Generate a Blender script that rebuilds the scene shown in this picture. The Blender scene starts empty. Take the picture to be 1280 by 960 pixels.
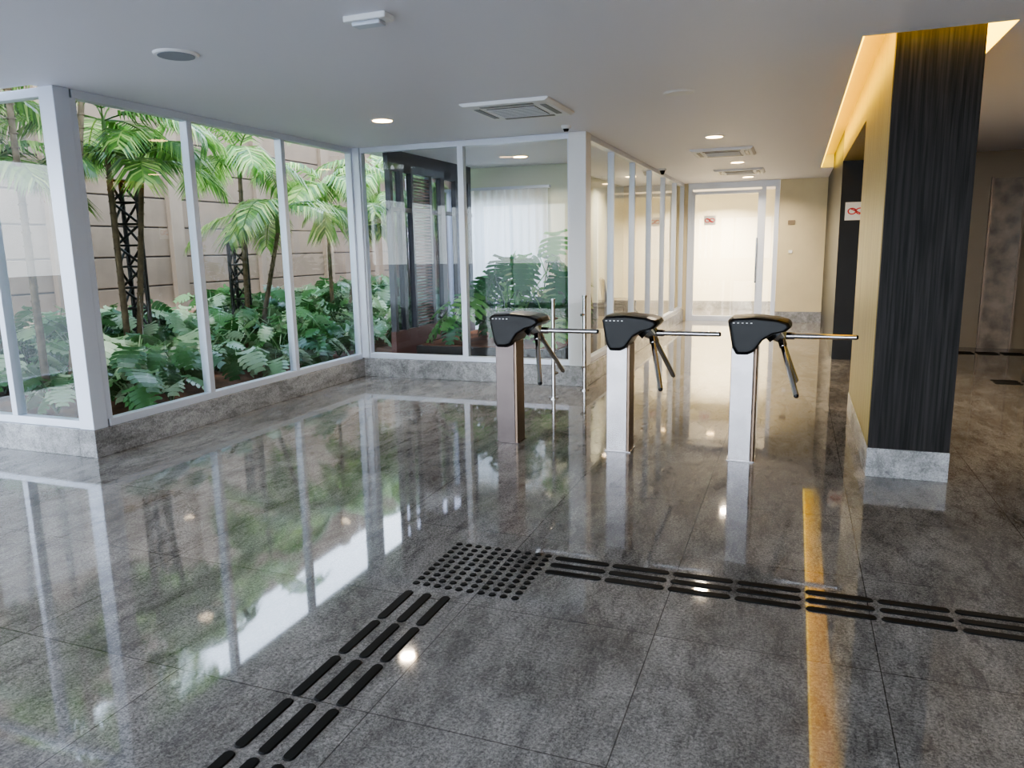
import bpy, math, random
from mathutils import Vector, Matrix
random.seed(7)
C=bpy.context.collection
CZ=2.66

# ------------------------------------------------------------------ materials
def mat(name):
    m=bpy.data.materials.new(name); m.use_nodes=True
    nt=m.node_tree; b=nt.nodes.get("Principled BSDF"); return m,nt,b
def simple(name,col,rough=.5,metal=0,spec=.5,noise=0,nscale=30,bump=0):
    m,nt,b=mat(name)
    b.inputs["Base Color"].default_value=(*col,1); b.inputs["Roughness"].default_value=rough
    b.inputs["Metallic"].default_value=metal; b.inputs["Specular IOR Level"].default_value=spec
    if noise or bump:
        tc=nt.nodes.new("ShaderNodeTexCoord"); n=nt.nodes.new("ShaderNodeTexNoise"); n.inputs["Scale"].default_value=nscale
        n.inputs["Detail"].default_value=5
        nt.links.new(tc.outputs["Object"],n.inputs["Vector"])
        if noise:
            r=nt.nodes.new("ShaderNodeValToRGB")
            r.color_ramp.elements[0].position=.3; r.color_ramp.elements[1].position=.7
            r.color_ramp.elements[0].color=(*[c*(1-noise) for c in col],1); r.color_ramp.elements[1].color=(*[min(1,c*(1+noise)) for c in col],1)
            nt.links.new(n.outputs["Fac"],r.inputs["Fac"]); nt.links.new(r.outputs["Color"],b.inputs["Base Color"])
        if bump:
            bp=nt.nodes.new("ShaderNodeBump"); bp.inputs["Strength"].default_value=bump; bp.inputs["Distance"].default_value=.01
            nt.links.new(n.outputs["Fac"],bp.inputs["Height"]); nt.links.new(bp.outputs["Normal"],b.inputs["Normal"])
    return m
def emis(name,col,s):
    m,nt,b=mat(name); b.inputs["Base Color"].default_value=(*col,1)
    b.inputs["Emission Color"].default_value=(*col,1); b.inputs["Emission Strength"].default_value=s; return m
def granite(name,tiles,dark,light,rough):
    m,nt,b=mat(name); L=nt.links.new; N=nt.nodes.new
    tc=N("ShaderNodeTexCoord")
    def mul(a,c):
        q=N("ShaderNodeMix"); q.data_type='RGBA'; q.blend_type='MULTIPLY'; q.inputs[0].default_value=1
        L(a,q.inputs[6]); L(c,q.inputs[7]); return q.outputs[2]
    def ramp(src,p0,c0,p1,c1):
        r=N("ShaderNodeValToRGB"); r.color_ramp.elements[0].position=p0; r.color_ramp.elements[1].position=p1
        r.color_ramp.elements[0].color=(*c0,1); r.color_ramp.elements[1].color=(*c1,1); L(src,r.inputs["Fac"]); return r.outputs["Color"]
    def noise(scale,det,ro,dist=0,vec=None):
        n=N("ShaderNodeTexNoise"); n.inputs["Scale"].default_value=scale; n.inputs["Detail"].default_value=det; n.inputs["Roughness"].default_value=ro; n.inputs["Distortion"].default_value=dist
        L(vec or tc.outputs["Object"],n.inputs["Vector"]); return n.outputs["Fac"]
    mp=N("ShaderNodeMapping"); mp.inputs["Scale"].default_value=(1,.4,1); mp.inputs["Rotation"].default_value=(0,0,.6); L(tc.outputs["Object"],mp.inputs["Vector"])
    out=ramp(noise(85,9,.95),.40,dark,.59,light)
    out=mul(out,ramp(noise(2.4,9,.72,.6,mp.outputs["Vector"]),.36,(.60,.59,.58),.62,(1.15,1.15,1.15)))
    out=mul(out,ramp(noise(9,12,.92,.3,mp.outputs["Vector"]),.43,(.60,.60,.60),.52,(1.05,1.05,1.05)))
    if tiles:
        mp2=N("ShaderNodeMapping"); mp2.inputs["Location"].default_value=(.45+8,-2.70+8,0)
        L(tc.outputs["Object"],mp2.inputs["Vector"])
        br=N("ShaderNodeTexBrick"); br.offset=0; br.squash=1
        br.inputs["Scale"].default_value=1; br.inputs["Brick Width"].default_value=.8; br.inputs["Row Height"].default_value=.8
        br.inputs["Mortar Size"].default_value=.002; br.inputs["Mortar Smooth"].default_value=0
        br.inputs["Color1"].default_value=(.88,.88,.88,1); br.inputs["Color2"].default_value=(1,1,1,1); br.inputs["Mortar"].default_value=(.3,.28,.26,1)
        L(mp2.outputs["Vector"],br.inputs["Vector"])
        out=mul(out,br.outputs["Color"])
    L(out,b.inputs["Base Color"])
    b.inputs["Roughness"].default_value=rough; b.inputs["IOR"].default_value=1.78 if tiles else 1.45
    return m
def wood(name,c1,c2,rough,sc=1,spec=.5):
    m,nt,b=mat(name); L=nt.links.new; N=nt.nodes.new
    tc=N("ShaderNodeTexCoord"); mp=N("ShaderNodeMapping"); mp.inputs["Scale"].default_value=(60*sc,60*sc,1.6)
    n=N("ShaderNodeTexNoise"); n.inputs["Scale"].default_value=1; n.inputs["Detail"].default_value=7; n.inputs["Distortion"].default_value=.6
    L(tc.outputs["Object"],mp.inputs["Vector"]); L(mp.outputs["Vector"],n.inputs["Vector"])
    r=N("ShaderNodeValToRGB"); r.color_ramp.elements[0].position=.35; r.color_ramp.elements[1].position=.7
    r.color_ramp.elements[0].color=(*c1,1); r.color_ramp.elements[1].color=(*c2,1)
    L(n.outputs["Fac"],r.inputs["Fac"]); L(r.outputs["Color"],b.inputs["Base Color"])
    bp=N("ShaderNodeBump"); bp.inputs["Strength"].default_value=.35; bp.inputs["Distance"].default_value=.004
    L(n.outputs["Fac"],bp.inputs["Height"]); L(bp.outputs["Normal"],b.inputs["Normal"])
    b.inputs["Roughness"].default_value=rough; b.inputs["Specular IOR Level"].default_value=spec
    return m
def glassmat(name,tint=(.97,.99,.98),refl=1.0):
    m=bpy.data.materials.new(name); m.use_nodes=True; nt=m.node_tree; nt.nodes.clear(); N=nt.nodes.new; L=nt.links.new
    o=N("ShaderNodeOutputMaterial"); t=N("ShaderNodeBsdfTransparent"); t.inputs[0].default_value=(*tint,1)
    g=N("ShaderNodeBsdfGlossy"); g.inputs["Roughness"].default_value=0.0; g.inputs[0].default_value=(refl,refl,refl,1)
    f=N("ShaderNodeFresnel"); f.inputs["IOR"].default_value=1.5
    mx=N("ShaderNodeMixShader"); L(f.outputs[0],mx.inputs[0]); L(t.outputs[0],mx.inputs[1]); L(g.outputs[0],mx.inputs[2]); L(mx.outputs[0],o.inputs[0])
    return m
def leafmat(name,ca,cb,cc,trans=.35,rough=.35):
    m=bpy.data.materials.new(name); m.use_nodes=True; nt=m.node_tree; nt.nodes.clear(); N=nt.nodes.new; L=nt.links.new
    o=N("ShaderNodeOutputMaterial"); g=N("ShaderNodeNewGeometry"); r=N("ShaderNodeValToRGB")
    r.color_ramp.elements[0].color=(*ca,1); r.color_ramp.elements[1].color=(*cc,1); e=r.color_ramp.elements.new(.6); e.color=(*cb,1)
    L(g.outputs["Random Per Island"],r.inputs["Fac"])
    b=N("ShaderNodeBsdfPrincipled"); b.inputs["Roughness"].default_value=rough; L(r.outputs[0],b.inputs["Base Color"])
    t=N("ShaderNodeBsdfTranslucent"); L(r.outputs[0],t.inputs[0])
    mx=N("ShaderNodeMixShader"); mx.inputs[0].default_value=trans
    L(b.outputs[0],mx.inputs[1]); L(t.outputs[0],mx.inputs[2]); L(mx.outputs[0],o.inputs[0]); return m

M_floor=granite("polished_granite",True,(.050,.048,.046),(.44,.425,.41),.042)
M_plinth=granite("granite_plinth",False,(.17,.17,.175),(.50,.50,.51),.25)
M_white=simple("white_paint",(.80,.81,.83),.6)
M_ceil=simple("ceiling_paint",(.79,.785,.85),.55)
M_beige=simple("beige_paint",(.70,.62,.43),.5,noise=.04,nscale=3)
M_cream=simple("cream_paint",(.88,.83,.68),.5)
M_green=simple("sage_paint",(.62,.65,.55),.5)
M_alu=simple("white_aluminium",(.62,.66,.75),.35,metal=.2)
M_steel=simple("brushed_steel",(.45,.425,.43),.25,metal=1,noise=.12,nscale=5)
M_darkrefl=simple("dark_reflection_steel",(.12,.10,.095),.22,metal=1,noise=.1,nscale=8)  # steel like the other posts, its dark reflection put into the colour
M_bronzed=simple("bronze_edge",(.22,.16,.12),.3,metal=1)
M_lift=simple("bronze_lift_door",(.20,.15,.11),.28,metal=.8,noise=.15,nscale=6)
M_chrome=simple("chrome",(.62,.62,.64),.12,metal=1)
M_black=simple("black_plastic",(.005,.005,.006),.3,spec=.3)
M_rubber=simple("black_rubber",(.006,.006,.006),.6,spec=.2)
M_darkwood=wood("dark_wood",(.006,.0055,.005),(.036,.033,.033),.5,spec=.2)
M_litwood=wood("cove_lit_wood",(.28,.20,.055),(.48,.38,.13),.4)  # same wood as the dark face, with yellow cove light put into its colour
M_darkwall=simple("dark_panel",(.010,.009,.009),.4,spec=.3)
M_brown=simple("brown_panel",(.25,.19,.12),.35,noise=.06,nscale=2)
M_marble=simple("brown_marble",(.25,.195,.145),.2,noise=.4,nscale=6)
M_glass=glassmat("clear_glass")
M_soil=simple("soil",(.15,.065,.035),.9,noise=.5,nscale=6,bump=.6)
M_conc=simple("precast_concrete",(.14,.10,.067),.85,noise=.14,nscale=3,bump=.15)
M_concp=simple("concrete_pillar",(.165,.122,.084),.85,noise=.12,nscale=3)
M_concd=simple("concrete_joint",(.03,.02,.014),.9)
M_pave=simple("pavement_concrete",(.26,.25,.23),.8)
M_iron=simple("black_iron",(.008,.008,.008),.5)
M_mon=leafmat("monstera_leaf",(.025,.09,.022),(.075,.20,.055),(.44,.55,.36),.28,.3)
M_mon2=leafmat("monstera_leaf_dark",(.01,.07,.03),(.04,.20,.06),(.22,.50,.16),.25,.28)
M_palm=leafmat("palm_leaf",(.035,.11,.018),(.12,.26,.04),(.40,.52,.16),.45,.35)
M_trunk=simple("palm_trunk",(.11,.08,.045),.9,noise=.4,nscale=12)
M_red=simple("sign_red",(.7,.03,.03),.4)
M_signw=simple("sign_white",(.85,.85,.85),.4)
M_cove=emis("cove_led",(1,.66,.03),3.6)
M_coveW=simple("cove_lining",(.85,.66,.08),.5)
M_spot=emis("downlight_lens",(1,.66,.30),14)
M_grille=simple("grille_grey",(.18,.175,.17),.5)
M_spk=simple("speaker_mesh",(.30,.32,.36),.6)
M_wine=simple("wine_panel",(.09,.035,.03),.35)
M_slate=simple("slate_frame",(.035,.035,.05),.4)
M_dglass=glassmat("smoked_glass",(.30,.30,.36))
M_leather=simple("dark_upholstery",(.03,.035,.035),.5)
M_curt=bpy.data.materials.new("sheer_curtain"); M_curt.use_nodes=True
nt=M_curt.node_tree; nt.nodes.clear(); o=nt.nodes.new("ShaderNodeOutputMaterial"); d=nt.nodes.new("ShaderNodeBsdfDiffuse"); d.inputs[0].default_value=(.85,.88,.9,1)
t=nt.nodes.new("ShaderNodeBsdfTranslucent"); t.inputs[0].default_value=(.88,.92,.96,1); mx=nt.nodes.new("ShaderNodeMixShader"); mx.inputs[0].default_value=.8
nt.links.new(d.outputs[0],mx.inputs[1]); nt.links.new(t.outputs[0],mx.inputs[2]); nt.links.new(mx.outputs[0],o.inputs[0])

# ------------------------------------------------------------------ mesh builder
class MB:
    def __init__(s): s.v=[];s.f=[];s.m=[];s.mats=[];s.sm=[]
    def mi(s,m):
        if m not in s.mats: s.mats.append(m)
        return s.mats.index(m)
    def add(s,vs,fs,m,smooth=False):
        o=len(s.v); s.v+= [tuple(v) for v in vs]; k=s.mi(m)
        for f in fs: s.f.append([i+o for i in f]); s.m.append(k); s.sm.append(smooth)
    def box(s,x0,x1,y0,y1,z0,z1,m):
        vs=[(x,y,z) for x in(x0,x1) for y in(y0,y1) for z in(z0,z1)]
        s.add(vs,[(0,1,3,2),(4,6,7,5),(0,4,5,1),(2,3,7,6),(0,2,6,4),(1,5,7,3)],m)
    def tube(s,a,b,r,m,n=12,r2=None,cap=True):
        a=Vector(a);b=Vector(b);r2=r if r2 is None else r2
        d=(b-a).normalized(); u=d.orthogonal().normalized(); w=d.cross(u)
        vs=[]
        for c,q in((a,r),(b,r2)):
            for i in range(n):
                t=2*math.pi*i/n; vs.append(c+u*math.cos(t)*q+w*math.sin(t)*q)
        s.add(vs,[(i,(i+1)%n,n+(i+1)%n,n+i) for i in range(n)],m,True)
        if cap: s.add(vs,[list(range(n))[::-1],list(range(n,2*n))],m)
    def prism(s,poly,y0,y1,m,ins=0):
        n=len(poly); vs=[(x,y0,z) for x,z in poly]+[(x,y1,z) for x,z in poly]
        s.add(vs,[(i,(i+1)%n,n+(i+1)%n,n+i) for i in range(n)]+[list(range(n))[::-1],list(range(n,2*n))],m)
    def obj(s,name,bevel=0,loc=None,parent=None):
        me=bpy.data.meshes.new(name); me.from_pydata(s.v,[],s.f)
        for m in s.mats: me.materials.append(m)
        for p,k,q in zip(me.polygons,s.m,s.sm): p.material_index=k; p.use_smooth=q
        me.update()
        ob=bpy.data.objects.new(name,me); C.objects.link(ob)
        if bevel:
            md=ob.modifiers.new("bevel",'BEVEL'); md.width=bevel; md.segments=3; md.limit_method='ANGLE'; md.angle_limit=.6
        if loc: ob.location=loc
        if parent: ob.parent=parent
        return ob
def Bx(name,*a,bevel=0):
    b=MB(); b.box(*a); return b.obj(name,bevel)

# ------------------------------------------------------------------ shell
b=MB(); b.box(-8.6,3.1,-3.1,3.96,-.12,0,M_floor); b.box(-4.95,3.1,3.96,19.6,-.12,0,M_floor); b.obj("floor")
b=MB()
for a in [(-8.6,3.1,-3.1,3.9),(-4.98,.3,3.9,10.6),(.3,1.07,3.9,5.0),(1.07,3.1,3.9,13.2),(-3.4,.3,10.6,13.2),(-3.4,3.1,13.2,19.6)]:
    b.box(*a,CZ,CZ+.2,M_ceil)
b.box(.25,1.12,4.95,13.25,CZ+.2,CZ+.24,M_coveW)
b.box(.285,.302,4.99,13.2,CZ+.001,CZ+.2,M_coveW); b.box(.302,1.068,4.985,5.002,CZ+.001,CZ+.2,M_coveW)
b.box(-5.33,-4.98,3.95,10.6,CZ+.14,CZ+.3,M_ceil)  # eave slab, unseen, added to cut the sky off in the floor reflection
b.obj("ceiling")
b=MB()
b.box(.302,.312,5.01,13.15,CZ+.004,CZ+.19,M_cove); b.box(.33,1.04,5.002,5.012,CZ+.004,CZ+.19,M_cove); b.box(1.058,1.068,5.01,13.15,CZ+.004,CZ+.19,M_cove)
b.obj("cove_light_strip")

XW=-4.83
b=MB()
b.box(XW-.17,XW,3.94,7.87,0,.21,M_plinth); b.box(-8.5,XW-.17,3.94,4.11,0,.21,M_plinth)
b.box(-4.83,-2.06,7.70,7.87,0,.22,M_plinth); b.box(-2.2,-2.06,7.87,15.15,0,.22,M_plinth)
b.obj("baseboard_left",.004)
def window_y(name,x0,x1,ys,z0,z1,fr=.05,mw=.06):
    b=MB()
    b.box(x0,x1,ys[0],ys[-1],z0,z0+fr,M_alu); b.box(x0,x1,ys[0],ys[-1],z1-fr,z1,M_alu)
    for y in ys: b.box(x0,x1,y-mw/2,y+mw/2,z0+fr,z1-fr,M_alu)
    o=b.obj(name,.004); xm=(x0+x1)/2
    g=MB(); g.add([(xm,ys[0],z0+fr),(xm,ys[-1],z0+fr),(xm,ys[-1],z1-fr),(xm,ys[0],z1-fr)],[(0,1,2,3)],M_glass)
    g.obj(name+"_glass",parent=o); return o
def window_x(name,y0,y1,xs,z0,z1,fr=.05,mw=.06):
    b=MB()
    b.box(xs[0],xs[-1],y0,y1,z0,z0+fr,M_alu); b.box(xs[0],xs[-1],y0,y1,z1-fr,z1,M_alu)
    for x in xs: b.box(x-mw/2,x+mw/2,y0,y1,z0+fr,z1-fr,M_alu)
    o=b.obj(name,.004); ym=(y0+y1)/2
    g=MB(); g.add([(xs[0],ym,z0+fr),(xs[-1],ym,z0+fr),(xs[-1],ym,z1-fr),(xs[0],ym,z1-fr)],[(0,1,2,3)],M_glass)
    g.obj(name+"_glass",parent=o); return o
window_y("window_1",XW-.10,XW-.02,[4.10,5.20,6.44,7.70],.21,CZ,.06)
window_x("window_2",3.97,4.05,[-8.4,-7.0,-5.70,XW-.15],.21,CZ,.06)
window_x("window_3",7.73,7.81,[-4.78,-3.50,-2.24],.22,CZ,.06,.07)
window_y("window_4",-2.17,-2.09,[7.95,9.1,10.35,11.6,12.85,14.1,15.12],.22,CZ,.06,.05)
Bx("trim_1",XW-.16,XW-.015,3.95,4.08,.21,CZ,M_alu,bevel=.006)
Bx("trim_2",-2.26,-2.07,7.71,7.92,.22,CZ,M_white,bevel=.006)
Bx("trim_3",-4.90,-4.76,7.70,7.83,.22,CZ,M_alu,bevel=.006)
# end wall & door
b=MB(); b.box(-.335,.49,15.2,15.35,0,CZ,M_beige); b.box(-3.4,-2.025,15.2,15.35,0,CZ,M_beige); b.obj("wall_back")
Bx("baseboard_back",-.335,.49,15.17,15.2,0,.2,M_plinth)
b=MB()
for x in (-1.98,-.62,-.38): b.box(x-.04,x+.04,15.18,15.27,0,CZ-.12,M_alu)
b.box(-2.02,-.34,15.18,15.27,CZ-.12,CZ,M_alu); b.box(-1.89,-.72,15.2,15.25,0,.10,M_alu)
b.box(-1.94,-1.89,15.2,15.25,0,2.5,M_alu); b.box(-.72,-.66,15.2,15.25,0,2.5,M_alu); b.box(-1.89,-.72,15.2,15.25,2.44,2.5,M_alu)
b.tube((-.72,15.12,.75),(-.72,15.12,1.6),.016,M_chrome); b.tube((-.72,15.12,.85),(-.72,15.2,.85),.01,M_chrome); b.tube((-.72,15.12,1.5),(-.72,15.2,1.5),.01,M_chrome)
door=b.obj("door_1")
g=MB(); g.add([(-1.98,15.23,.1),(-.38,15.23,.1),(-.38,15.23,2.5),(-1.98,15.23,2.5)],[(0,1,2,3)],M_glass); g.obj("door_glass",parent=door)
b=MB(); b.box(-3.3,.9,17.9,18.1,0,CZ,M_cream); b.box(-3.5,-3.3,10.62,18.1,0,CZ,M_green); b.box(.9,1.0,15.35,18.1,0,CZ,M_beige); b.obj("wall_far")
Bx("baseboard_far",-3.3,.9,17.87,17.9,0,.2,M_plinth)
b=MB(); b.box(-3.42,-2.9,10.5,10.62,0,CZ,M_green); b.box(-4.9,-3.42,10.5,10.62,2.30,CZ,M_green); b.box(-4.9,-3.42,10.5,10.62,0,.25,M_green); b.obj("wall_courtyard")
b=MB(); n=90; vs=[]
for i in range(n+1):
    x=-4.95+1.6*i/n; y=10.40+.02*math.sin(i*.9)+.008*math.sin(i*2.1); vs+=[(x,y,.05),(x,y,2.33)]
b.add(vs,[(2*i,2*i+2,2*i+3,2*i+1) for i in range(n)],M_curt,True); b.box(-4.98,-3.32,10.36,10.44,2.33,2.37,M_alu); b.obj("sheer_curtain")
b=MB(); xl=-4.5
b.box(xl-.06,xl,7.9,10.3,2.42,CZ,M_slate); b.box(xl-.06,xl+.01,7.9,10.3,0,.52,M_wine)
for y,w in ((7.93,.06),(8.18,.07),(8.45,.05),(8.95,.07),(9.3,.12),(9.75,.07),(10.2,.1)): b.box(xl-.05,xl+.02,y-w/2,y+w/2,.52,2.42,M_slate)
b.box(xl-.04,xl+.01,7.9,10.3,1.95,2.0,M_slate)
for k in range(46): b.box(xl-.03,xl+.012,8.48,8.92,.56+k*.04,.575+k*.04,M_wine)
b.add([(xl-.03,7.9,.5),(xl-.03,10.3,.5),(xl-.03,10.3,2.45),(xl-.03,7.9,2.45)],[(0,1,2,3)],M_dglass)
b.obj("louvred_screen")
# right walls
b=MB(); b.box(3.0,3.1,-3.1,8.0,0,CZ,M_beige); b.box(3.0,3.1,8.0,12.1,0,CZ,M_brown); b.obj("wall_right")
b=MB(); b.box(.95,3.0,12.0,12.1,0,CZ,M_brown); b.obj("wall_corridor")
b=MB()
for y0 in (8.2,10.1):
    b.box(2.94,2.999,y0,y0+.14,0,2.3,M_marble); b.box(2.94,2.999,y0+1.2,y0+1.34,0,2.3,M_marble); b.box(2.94,2.999,y0,y0+1.34,2.16,2.34,M_marble)
    b.box(2.98,2.999,y0+.14,y0+.665,0,2.16,M_lift); b.box(2.98,2.999,y0+.675,y0+1.2,0,2.16,M_lift)
b.obj("elevator_door")
b=MB(); b.box(2.45,2.80,11.96,12.0,0,2.3,M_marble); b.box(2.42,2.45,11.95,12.0,0,2.32,M_lift); b.box(2.80,2.83,11.95,12.0,0,2.32,M_lift); b.obj("trim_4")
# wood pillar block
b=MB(); b.box(.492,.952,5.152,5.20,.19,CZ+.2,M_darkwood); b.box(.49,.95,5.20,7.05,.19,CZ+.2,M_litwood)
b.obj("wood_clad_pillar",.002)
Bx("baseboard_pillar",.485,.955,5.145,7.06,0,.19,M_plinth,bevel=.003)
b=MB(); b.box(.49,.95,7.05,10.4,2.48,CZ+.2,M_litwood); b.box(.49,.95,10.4,15.2,0,CZ,M_darkwall); b.box(.49,.95,10.4,13.2,CZ,CZ+.2,M_darkwall); b.obj("wall_lobby")
window_x("window_5",-3.1,-3.0,[-8.5,-7,-5.5,-4,-2.5,-1,.5,2.0,3.0],0,CZ,.08)
window_y("window_6",-8.55,-8.45,[-3,-1.6,-.2,1.2,2.6,3.95],0,CZ,.08)

# ------------------------------------------------------------------ exterior
b=MB(); b.add([(-9.1,4.12,.6),(-5.02,4.12,.1),(-5.02,10.62,.1),(-9.1,10.62,.6),(-9.1,16.9,.6),(-3.55,16.9,.1),(-3.55,10.66,.1)],[(0,1,2,3),(3,6,5,4)],M_soil); b.obj("garden_soil")
b=MB(); b.box(-60,60,-60,-3.2,-.3,-.15,M_pave); b.box(-60,-9.4,-3.2,60,-.3,-.15,M_pave); b.obj("pavement")
b=MB(); xw=-9.2; top=5.0
for r in range(11):
    z0=.15+r*.44
    b.box(xw-.1,xw,3.0,17,z0,z0+.418,M_conc)
b.box(xw-.09,xw-.012,3.0,17,.1,top-.15,M_concd)
y=3.2
while y<17:
    b.box(xw-.1,xw+.08,y-.13,y+.13,.1,top,M_concp); y+=2.05
for r in range(11):
    z0=.15+r*.44
    b.box(-9.2,-3.5,17.0,17.1,z0,z0+.418,M_conc)
b.box(-9.2,-3.5,17.02,17.08,.1,top-.15,M_concd)
b.obj("garden_boundary_wall",.008)

def lattice(x,y,z0,h,w=.15):
    b=MB(); P=[(x+w*math.cos(a),y+w*math.sin(a)) for a in (.4,.4+2.094,.4+4.189)]
    for p in P: b.tube((*p,z0),(*p,z0+h),.024,M_iron,6)
    n=int(h/.22)
    for i in range(n):
        za=z0+i*h/n; zb=z0+(i+1)*h/n
        for k in range(3):
            p=P[k];q=P[(k+1)%3]
            if i%2: p,q=q,p
            b.tube((*p,za),(*q,zb),.015,M_iron,5); b.tube((*P[k],zb),(*P[(k+1)%3],zb),.012,M_iron,5)
    b.obj("lattice_post")
lattice(-7.0,6.42,.2,2.1); lattice(-7.0,8.15,.2,1.6,.13)

# ------------------------------------------------------------------ foliage
def frame(d,up=Vector((0,0,1))):
    d=d.normalized(); s=d.cross(up)
    if s.length<1e-3: s=Vector((1,0,0))
    s.normalize(); return d,s,s.cross(d)
def leaf_template(cut=.84,inn=.55):
    vs=[];fs=[];K=6
    def W(t): return .56*max(.05,math.sin(math.pi*min(1,(t*.86+.14))))**.6
    for sd in(-1,1):
        for k in range(K):
            t0=k/K;t1=(k+1)/K; w=W((t0+t1)/2); wi=w*inn
            sh=-.12 if k==0 else .04
            o=len(vs)
            tf0=t0+.015;tf1=t0+(t1-t0)*cut
            vs+=[(t0,0),(t1,0),(t1+sh*.3,sd*wi),(tf1+sh*.3,sd*wi),(tf0+sh*.3,sd*wi),
                 (tf1+sh+.03,sd*w*.85),(tf0+sh+.0,sd*w*.85),((tf0+tf1)/2+sh+.06,sd*w)]
            fs+=[(o,o+1,o+2,o+3,o+4),(o+4,o+3,o+5,o+6),(o+6,o+5,o+7)]
    vs2=[(u,v,-.22*u*u-.40*v*v+.10*abs(v)) for u,v in vs]
    key={};mp=[];out=[]
    for v in vs2:
        k=(round(v[0],4),round(v[1],4))
        if k not in key: key[k]=len(out); out.append(v)
        mp.append(key[k])
    return out,[tuple(mp[i] for i in f) for f in fs]
LT=leaf_template(); LT2=leaf_template(.68,.42)
def strip(b,pts,w,m):
    vs=[];
    for i,p in enumerate(pts):
        d=(pts[min(i+1,len(pts)-1)]-pts[max(i-1,0)]); d,s,u=frame(d)
        for k in range(3):
            a=k*2.094; vs.append(p+s*math.cos(a)*w+u*math.sin(a)*w)
    fs=[]
    for i in range(len(pts)-1):
        for k in range(3): fs.append((3*i+k,3*i+(k+1)%3,3*i+3+(k+1)%3,3*i+3+k))
    b.add(vs,fs,m)
def monstera(b,x,y,z,n,h,size,m,xmax=None,spread=1,droop=(-1.1,-.15),T=LT,hmin=.45):
    for i in range(n):
        a=random.uniform(0,6.283); r=h*random.uniform(.25,.75)*spread; hh=h*random.uniform(hmin,1.0)
        base=Vector((x,y,z)); tip=base+Vector((math.cos(a)*r,math.sin(a)*r,hh))
        s=size*random.uniform(.65,1.2)
        if xmax:
            lo,hi,ylo,yhi=xmax
            e=s*.75
            tip.x=min(max(tip.x,lo+e),hi-e); tip.y=min(max(tip.y,ylo+e),yhi-e)
        mid=(base+tip)/2+Vector((0,0,h*.12))
        strip(b,[base,mid,tip],.007,m)
        d=Vector((math.cos(a),math.sin(a),random.uniform(*droop))); d,sd,u=frame(d)
        roll=random.uniform(-.5,.5); sd2=sd*math.cos(roll)+u*math.sin(roll); u2=u*math.cos(roll)-sd*math.sin(roll)
        vs=[tip+(d*(v[0]-.1)+sd2*v[1]+u2*v[2])*s for v in T[0]]
        b.add(vs,T[1],m)
def frond(b,base,az,L,rise,m,n=32,ll=.42,lim=None):
    o=Vector((math.cos(az),math.sin(az),0)); pts=[]
    N=12; a=rise; p=base.copy(); st=L/N
    for i in range(N+1):
        pts.append(p.copy()); d=o*math.cos(a)+Vector((0,0,math.sin(a))); p=p+d*st; a-=(rise+.95)/N*random.uniform(.8,1.2)
    if lim:
        for q in pts: q.x=max(min(q.x,lim-.25),-9.0)
    strip(b,pts,.009,m)
    for j in range(n):
        t=.14+.86*j/(n-1); f=t*N; i=min(int(f),N-1); q=pts[i].lerp(pts[i+1],f-i); d,s,u=frame(pts[i+1]-pts[i])
        l=ll*(math.sin(math.pi*(.15+.80*t))**.7)*random.uniform(.85,1.1)
        for sd in(-1,1):
            dr=(d*.62+s*sd*.8+u*.15).normalized(); w=.015
            p1=q+dr*l*.5+Vector((0,0,-.03)); p2=q+dr*l+Vector((0,0,-.35*l-.08))
            wd=dr.cross(u).normalized()*w
            vs=[q-wd*.5,q+wd*.5,p1+wd,p1-wd,p2]
            if lim:
                vs=[Vector((max(min(v.x,lim),-9.08),v.y,v.z)) for v in vs]
            b.add(vs,[(0,1,2,3),(3,2,4)],m)
def palm(x,y,z,stems,nf,L,lim=-5.4):
    b=MB()
    for (dx,dy,h) in stems:
        p0=Vector((x+dx*.3,y+dy*.3,z)); p1=Vector((x+dx,y+dy,z+h))
        b.tube(p0,p1,.035,M_trunk,8,.025)
        for k in range(int(h/.12)): 
            q=p0.lerp(p1,(k+.5)*.12/h); b.tube(q,q+Vector((0,0,.012)),.038,M_trunk,8)
        b.tube(p1,p1+Vector((0,0,.3)),.03,M_palm,8,.015)
        a0=random.uniform(0,6.28)
        for k in range(nf):
            frond(b,p1+Vector((0,0,.25)),a0+k*6.283/nf*1.0+random.uniform(-.35,.35),L*random.uniform(.7,1.15),random.uniform(.15,1.35),M_palm,lim=lim)
    b.obj("palm_tree")
palm(-6.7,6.0,.3,[(0,0,2.3),(.1,.3,1.9)],9,1.2)
palm(-6.8,8.0,.3,[(0,.1,2.15),(.3,.4,1.45)],8,1.2)
palm(-7.0,4.9,.3,[(0,0,1.75),(-.5,.2,2.3)],8,1.15)
palm(-6.8,10.0,.3,[(0,0,1.9),(.3,.5,1.3)],8,1.2)
palm(-6.2,11.4,.3,[(0,0,1.6),(-.6,.2,2.2)],9,1.2)
palm(-6.35,4.75,.2,[(0,0,2.95),(.1,.7,3.1)],10,1.25)
b=MB()
y=4.45
while y<13:
    x=-5.36
    while x>-7.9:
        if random.random()<.82:
            gz=.1+(-5.0-x)*.116
            monstera(b,x+random.uniform(-.15,.15),y+random.uniform(-.2,.2),gz,random.randint(9,13),random.uniform(.24,.48)*(1+.05*(y-4)),.26,M_mon,(-9,-5.02,4.15,16))
        x-=.42
    y+=.42
b.obj("monstera_bed")
b=MB()
for (x,y,h,n) in ((-3.2,8.45,1.2,12),(-2.75,8.6,1.1,11),(-3.55,8.9,1.0,11),(-2.8,9.2,1.3,12),(-3.2,9.5,1.2,11),(-3.9,8.5,.6,8)):
    monstera(b,x,y,.35,n,h,.40,M_mon2,(-4.4,-2.3,7.9,10.2),.65,(-1.6,-.3),LT2,.25)
b.obj("monstera_shrub")
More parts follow.
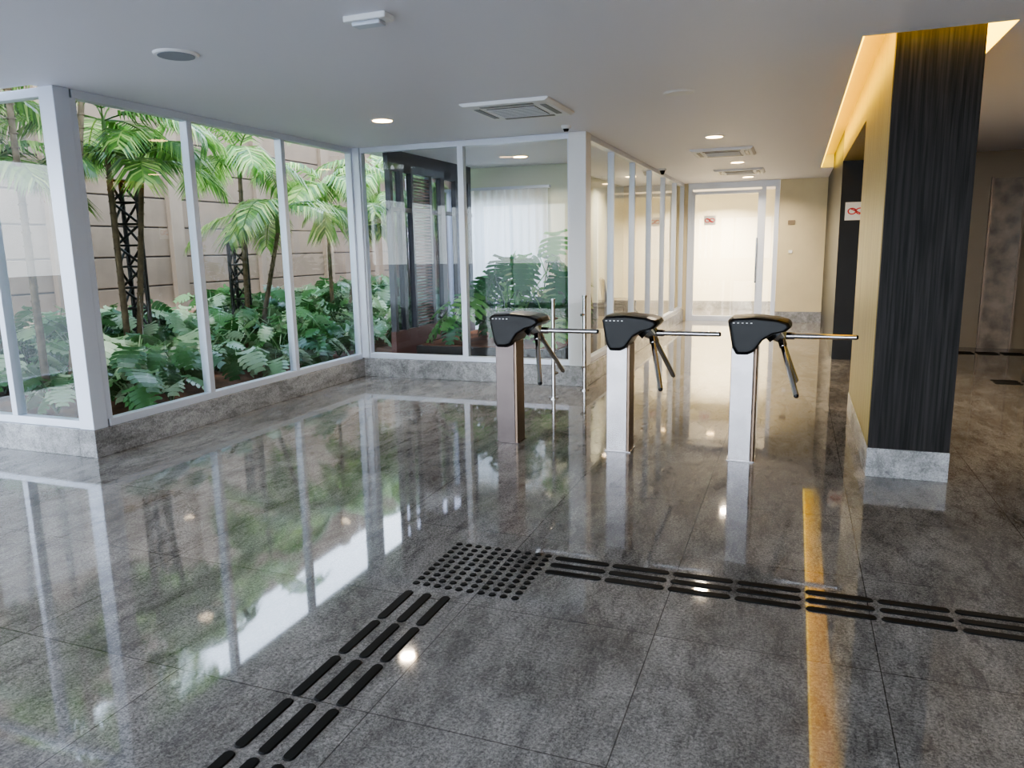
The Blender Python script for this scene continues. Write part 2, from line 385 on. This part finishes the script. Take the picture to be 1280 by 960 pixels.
b=MB(); b.box(-4.3,-2.45,8.05,9.9,0,.34,M_darkwall); b.box(-4.25,-2.5,8.1,9.85,.34,.35,M_soil); b.obj("planter_box")

# ------------------------------------------------------------------ turnstiles
def turnstile(px,M_post,py=5.33):
    e=bpy.data.objects.new("tripod_turnstile",None); C.objects.link(e); e.location=(px,py,0)
    b=MB(); b.box(-.085,.066,-.08,.08,0,.80,M_post); b.box(.067,.087,-.083,.083,0,.80,M_bronzed); b.obj("post",.006,parent=e)
    b=MB(); b.box(-.095,.097,-.09,.09,0,.008,M_post); b.obj("base_plate",.002,parent=e)
    prof=[(-.115,.985),(-.085,1.012),(.06,1.02),(.22,1.005),(.285,.985),(.30,.955),(.27,.925),(.19,.905),(.12,.86),(.06,.775),(.02,.755),(-.055,.755),(-.08,.80)]
    secs=[(-.16,.86),(-.145,.95),(-.08,1),(.08,1),(.145,.95),(.16,.86)]
    cx,cz=.08,.92; vs=[];n=len(prof)
    for y,s in secs:
        for x,z in prof: vs.append((cx+(x-cx)*s,y,cz+(z-cz)*s))
    fs=[(k*n+i,k*n+(i+1)%n,(k+1)*n+(i+1)%n,(k+1)*n+i) for k in range(len(secs)-1) for i in range(n)]
    fs+=[list(range(n))[::-1],list(range((len(secs)-1)*n,len(secs)*n))]
    b=MB(); b.add(vs,fs,M_black); h=b.obj("head",.008,parent=e)
    b=MB()
    for k in range(5): b.box(-.075+k*.028,-.063+k*.028,-.164,-.13,.975,.981,M_signw)
    b.obj("indicator_lights",parent=e)
    hub=Vector((.20,0,.905)); ax=Vector((1,0,-1)).normalized()
    b=MB(); b.tube(hub-ax*.05,hub+ax*.02,.078,M_black,24); b.tube(hub+ax*.02,hub+ax*.06,.058,M_chrome,24,.04); b.tube(hub+ax*.06,hub+ax*.075,.04,M_chrome,24,.02)
    b.obj("hub",.003,parent=e)
    r0=Vector((1,0,1)).normalized(); yy=Vector((0,1,0)); c0=hub+ax*.035
    for k,ang in enumerate((0,120,240)):
        a=math.radians(ang); r=r0*math.cos(a)+yy*math.sin(a); d=(ax*.7071+r*.7071).normalized()
        b=MB(); b.tube(c0+d*.02,c0+d*.47,.0175,M_chrome,16); b.tube(c0+d*.47,c0+d*.482,.0175,M_black,16,.012); b.tube(c0+d*.02,c0+d*.09,.024,M_steel,16)
        b.obj("arm_%d"%(k+1),parent=e)
turnstile(-2.04,M_darkrefl); turnstile(-1.17,M_steel); turnstile(-.30,M_steel)

b=MB(); pa=Vector((-2.22,7.02,0)); pb=Vector((-2.035,7.52,0)); dd=(pb-pa).normalized()
for p in (pa,pb):
    b.tube(p,p+Vector((0,0,.98)),.02,M_chrome,16); b.tube(p,p+Vector((0,0,.012)),.05,M_chrome,20); b.tube(p+Vector((0,0,.98)),p+Vector((0,0,1.0)),.025,M_chrome,16)
for z in (.25,.8):
    b.tube(pa+Vector((0,0,z)),pa+dd*.06+Vector((0,0,z)),.014,M_chrome,10); b.tube(pb+Vector((0,0,z)),pb-dd*.06+Vector((0,0,z)),.014,M_chrome,10)
q0=pa+dd*.04; q1=pb-dd*.04
b.add([(q0.x,q0.y,.12),(q1.x,q1.y,.12),(q1.x,q1.y,.93),(q0.x,q0.y,.93)],[(0,1,2,3)],M_glass)
b.obj("glass_guard_rail")

# ------------------------------------------------------------------ tactile paving
def bar(b,cx,cy,L,W,alongx):
    n=6;vs=[];h=.005
    for z,k in((0.0,1),(h,.82)):
        w=W/2*k;l=L/2-W/2
        for i in range(n+1):
            a=-math.pi/2+math.pi*i/n; vs.append((l+w*math.cos(a),w*math.sin(a),z))
        for i in range(n+1):
            a=math.pi/2+math.pi*i/n; vs.append((-l+w*math.cos(a),w*math.sin(a),z))
    N=2*(n+1)
    vs=[(cx+(v[0] if alongx else v[1]),cy+(v[1] if alongx else -v[0]),v[2]+.0005) for v in vs]
    b.add(vs,[(i,(i+1)%N,N+(i+1)%N,N+i) for i in range(N)]+[list(range(N,2*N))],M_rubber)
b=MB()
for i in range(10):
    for j in range(10):
        x=-1.555+i*.0535; y=2.815+j*.0525; b.tube((x,y,0.0005),(x,y,.006),.018,M_rubber,12,.012)
for k in range(9):
    for j,yy in enumerate((3.115,3.195,3.275)):
        bar(b,-.90+k*.285,yy,.27,.043,True)
for k in range(9):
    for j,xx in enumerate((-1.54,-1.45,-1.36)):
        bar(b,xx,2.60-k*.285,.27,.043,False)
b.obj("tactile_paving")
b=MB()
for k in range(3):
    for yy in (9.0,9.1,9.2,11.3,11.4,11.5): bar(b,2.15+k*.29,yy,.26,.05,True)
b.obj("tactile_paving")

# ------------------------------------------------------------------ ceiling fittings
def cassette(x,y,s=.38):
    b=MB(); z=CZ-.0005
    b.prism([(x-s,z),(x-s,z-.012),(x-s+.03,z-.03),(x+s-.03,z-.03),(x+s,z-.012),(x+s,z)],y-s,y+s,M_white)
    b.box(x-s*.55,x+s*.55,y-s*.55,y+s*.55,z-.036,z-.029,M_grille)
    for k in range(9): b.box(x-s*.55,x+s*.55,y-s*.5+k*s*.125-.006,y-s*.5+k*s*.125+.006,z-.041,z-.036,M_white)
    for sx in(-1,1):
        b.box(x+sx*s*.76-.025,x+sx*s*.76+.025,y-s*.6,y+s*.6,z-.034,z-.029,M_grille)
        b.box(x-s*.6,x+s*.6,y+sx*s*.76-.025,y+sx*s*.76+.025,z-.034,z-.029,M_grille)
    b.obj("air_conditioner_cassette",.003)
cassette(-2.25,6.2); cassette(-.93,10.2); cassette(-.92,13.0)
def disc(name,x,y,r,m,t=.012):
    b=MB(); b.tube((x,y,CZ),(x,y,CZ-t),r,M_white,32,r*.92); b.tube((x,y,CZ-t),(x,y,CZ-t-.003),r*.8,m,32); return b.obj(name)
disc("ceiling_speaker",-3.48,3.68,.13,M_spk); disc("ceiling_speaker",-.91,6.15,.12,M_white,.006); disc("ceiling_speaker",-1.15,3.45,.12,M_spk)
b=MB(); b.tube((-2.16,7.3,CZ),(-2.16,7.3,CZ-.03),.05,M_white,20,.045); b.tube((-2.16,7.3,CZ-.03),(-2.16,7.3,CZ-.055),.03,M_black,20,.02); b.obj("smoke_detector")
b=MB(); b.tube((-2.0,12,CZ),(-2.0,12,CZ-.03),.06,M_white,20); b.tube((-2.0,12,CZ-.03),(-2.0,12,CZ-.09),.045,M_black,20,.02); b.obj("dome_camera")
b=MB(); b.box(-2.19,-1.95,3.46,3.56,CZ-.03,CZ,M_white); b.box(-2.15,-1.99,3.475,3.545,CZ-.05,CZ-.03,M_alu); b.obj("emergency_light",.006)
def down(x,y,on=True,p=25,r=.11):
    o=disc("seen_or_added_downlight",x,y,r,M_spot,.008)
    l=bpy.data.lights.new("bulb",'AREA'); l.shape='DISK'; l.size=.14; l.energy=p; l.color=(1,.84,.64); l.spread=2.6
    lo=bpy.data.objects.new("bulb",l); C.objects.link(lo); lo.location=(x,y,CZ-.02); lo.parent=o
for (x,y,p) in [(-3.57,6.21,10),(-.90,8.75,22),(-.86,11.6,28),(-.86,14.2,35),(-3.4,9.4,22),(2.75,6.8,22),(-2.7,13,30),(-1.6,16.6,190),(-3.5,1.0,8)]:  # some are added out of view as fill light, with no known fitting there
    down(x,y,p=p)

# ------------------------------------------------------------------ signs, plates, chairs
def sign(x,y,z,w=.25,h=.22):
    b=MB(); b.box(x-w/2,x+w/2,y-.006,y,z-h/2,z+h/2,M_signw)
    n=28
    for cx in (-.045,.045):
        vs=[]
        for i in range(n):
            t=2*math.pi*i/n
            for r in(.052,.036): vs.append((x+cx+r*1.0*math.cos(t),y-.009,z+r*math.sin(t)*.8))
        b.add(vs,[(2*i,2*i+1,2*((i+1)%n)+1,2*((i+1)%n)) for i in range(n)],M_red)
    b.add([(x-.075,y-.009,z+.03),(x-.065,y-.009,z+.04),(x+.075,y-.009,z-.03),(x+.065,y-.009,z-.04)],[(0,1,2,3)],M_red)
    b.obj("no_smoking_sign")
sign(-1.6,15.19,1.95,.22,.18); sign(.67,10.39,1.87,.25,.22)
b=MB(); b.box(-.17,-.05,15.185,15.2,1.83,1.91,M_brown); b.obj("wall_plate",.002)
b=MB(); b.box(-.14,-.07,15.185,15.2,1.30,1.36,M_signw); b.obj("light_switch",.002)
def chair(x,y,rot,m=M_leather,sc=1):
    e=bpy.data.objects.new("armchair",None); C.objects.link(e); e.location=(x,y,0); e.rotation_euler=(0,0,rot); e.scale=(sc,)*3
    b=MB(); b.box(-.27,.27,-.27,.27,.30,.46,m); b.obj("seat",.04,parent=e)
    b=MB(); b.prism([(-.27,.42),(-.20,.42),(-.28,.98),(-.34,.98)],-.27,.27,m); b.obj("backrest",.025,parent=e)
    for s in(-1,1):
        b=MB(); b.box(-.25,.22,s*.30-.03,s*.30+.03,.30,.64,m); b.obj("armrest",.02,parent=e)
    b=MB()
    for sx in(-1,1):
        for sy in(-1,1): b.tube((sx*.22,sy*.24,.30),(sx*.24,sy*.26,0),.018,M_chrome,10,.012)
    b.obj("legs",parent=e)
chair(-2.62,11.0,.3); chair(-2.66,12.1,.3)

# ------------------------------------------------------------------ light & camera
w=bpy.data.worlds.new("sky"); bpy.context.scene.world=w; w.use_nodes=True; nt=w.node_tree
bg=nt.nodes["Background"]; tc=nt.nodes.new("ShaderNodeTexCoord"); sp=nt.nodes.new("ShaderNodeSeparateXYZ"); r=nt.nodes.new("ShaderNodeValToRGB")
nt.links.new(tc.outputs["Generated"],sp.inputs[0]); nt.links.new(sp.outputs["Z"],r.inputs[0]); nt.links.new(r.outputs[0],bg.inputs[0])
r.color_ramp.elements[0].color=(.87,.92,1,1); r.color_ramp.elements[1].color=(.46,.66,1,1); bg.inputs[1].default_value=6.0
s=bpy.data.lights.new("sun",'SUN'); s.energy=3.0; s.angle=.5; s.color=(1,.92,.78); so=bpy.data.objects.new("sun",s); C.objects.link(so); so.rotation_euler=(math.radians(25),math.radians(10),0)

Yv=Vector((356,177,-930)).normalized(); ux,uy=-.018,.9834
Zv=Vector((ux,uy,(Yv.x*ux+Yv.y*uy)/-Yv.z)).normalized(); Xv=Yv.cross(Zv).normalized()
cam=bpy.data.cameras.new("camera"); cam.sensor_width=36; cam.lens=930/1280*36; cam.clip_start=.05
co=bpy.data.objects.new("camera",cam); C.objects.link(co)
co.matrix_world=Matrix.Translation((0,0,1.5))@Matrix((Xv,Yv,Zv)).to_4x4()
bpy.context.scene.camera=co
vs=bpy.context.scene.view_settings
vs.view_transform='AgX'
try: vs.look='AgX - Medium High Contrast'
except Exception: pass
vs.exposure=.75
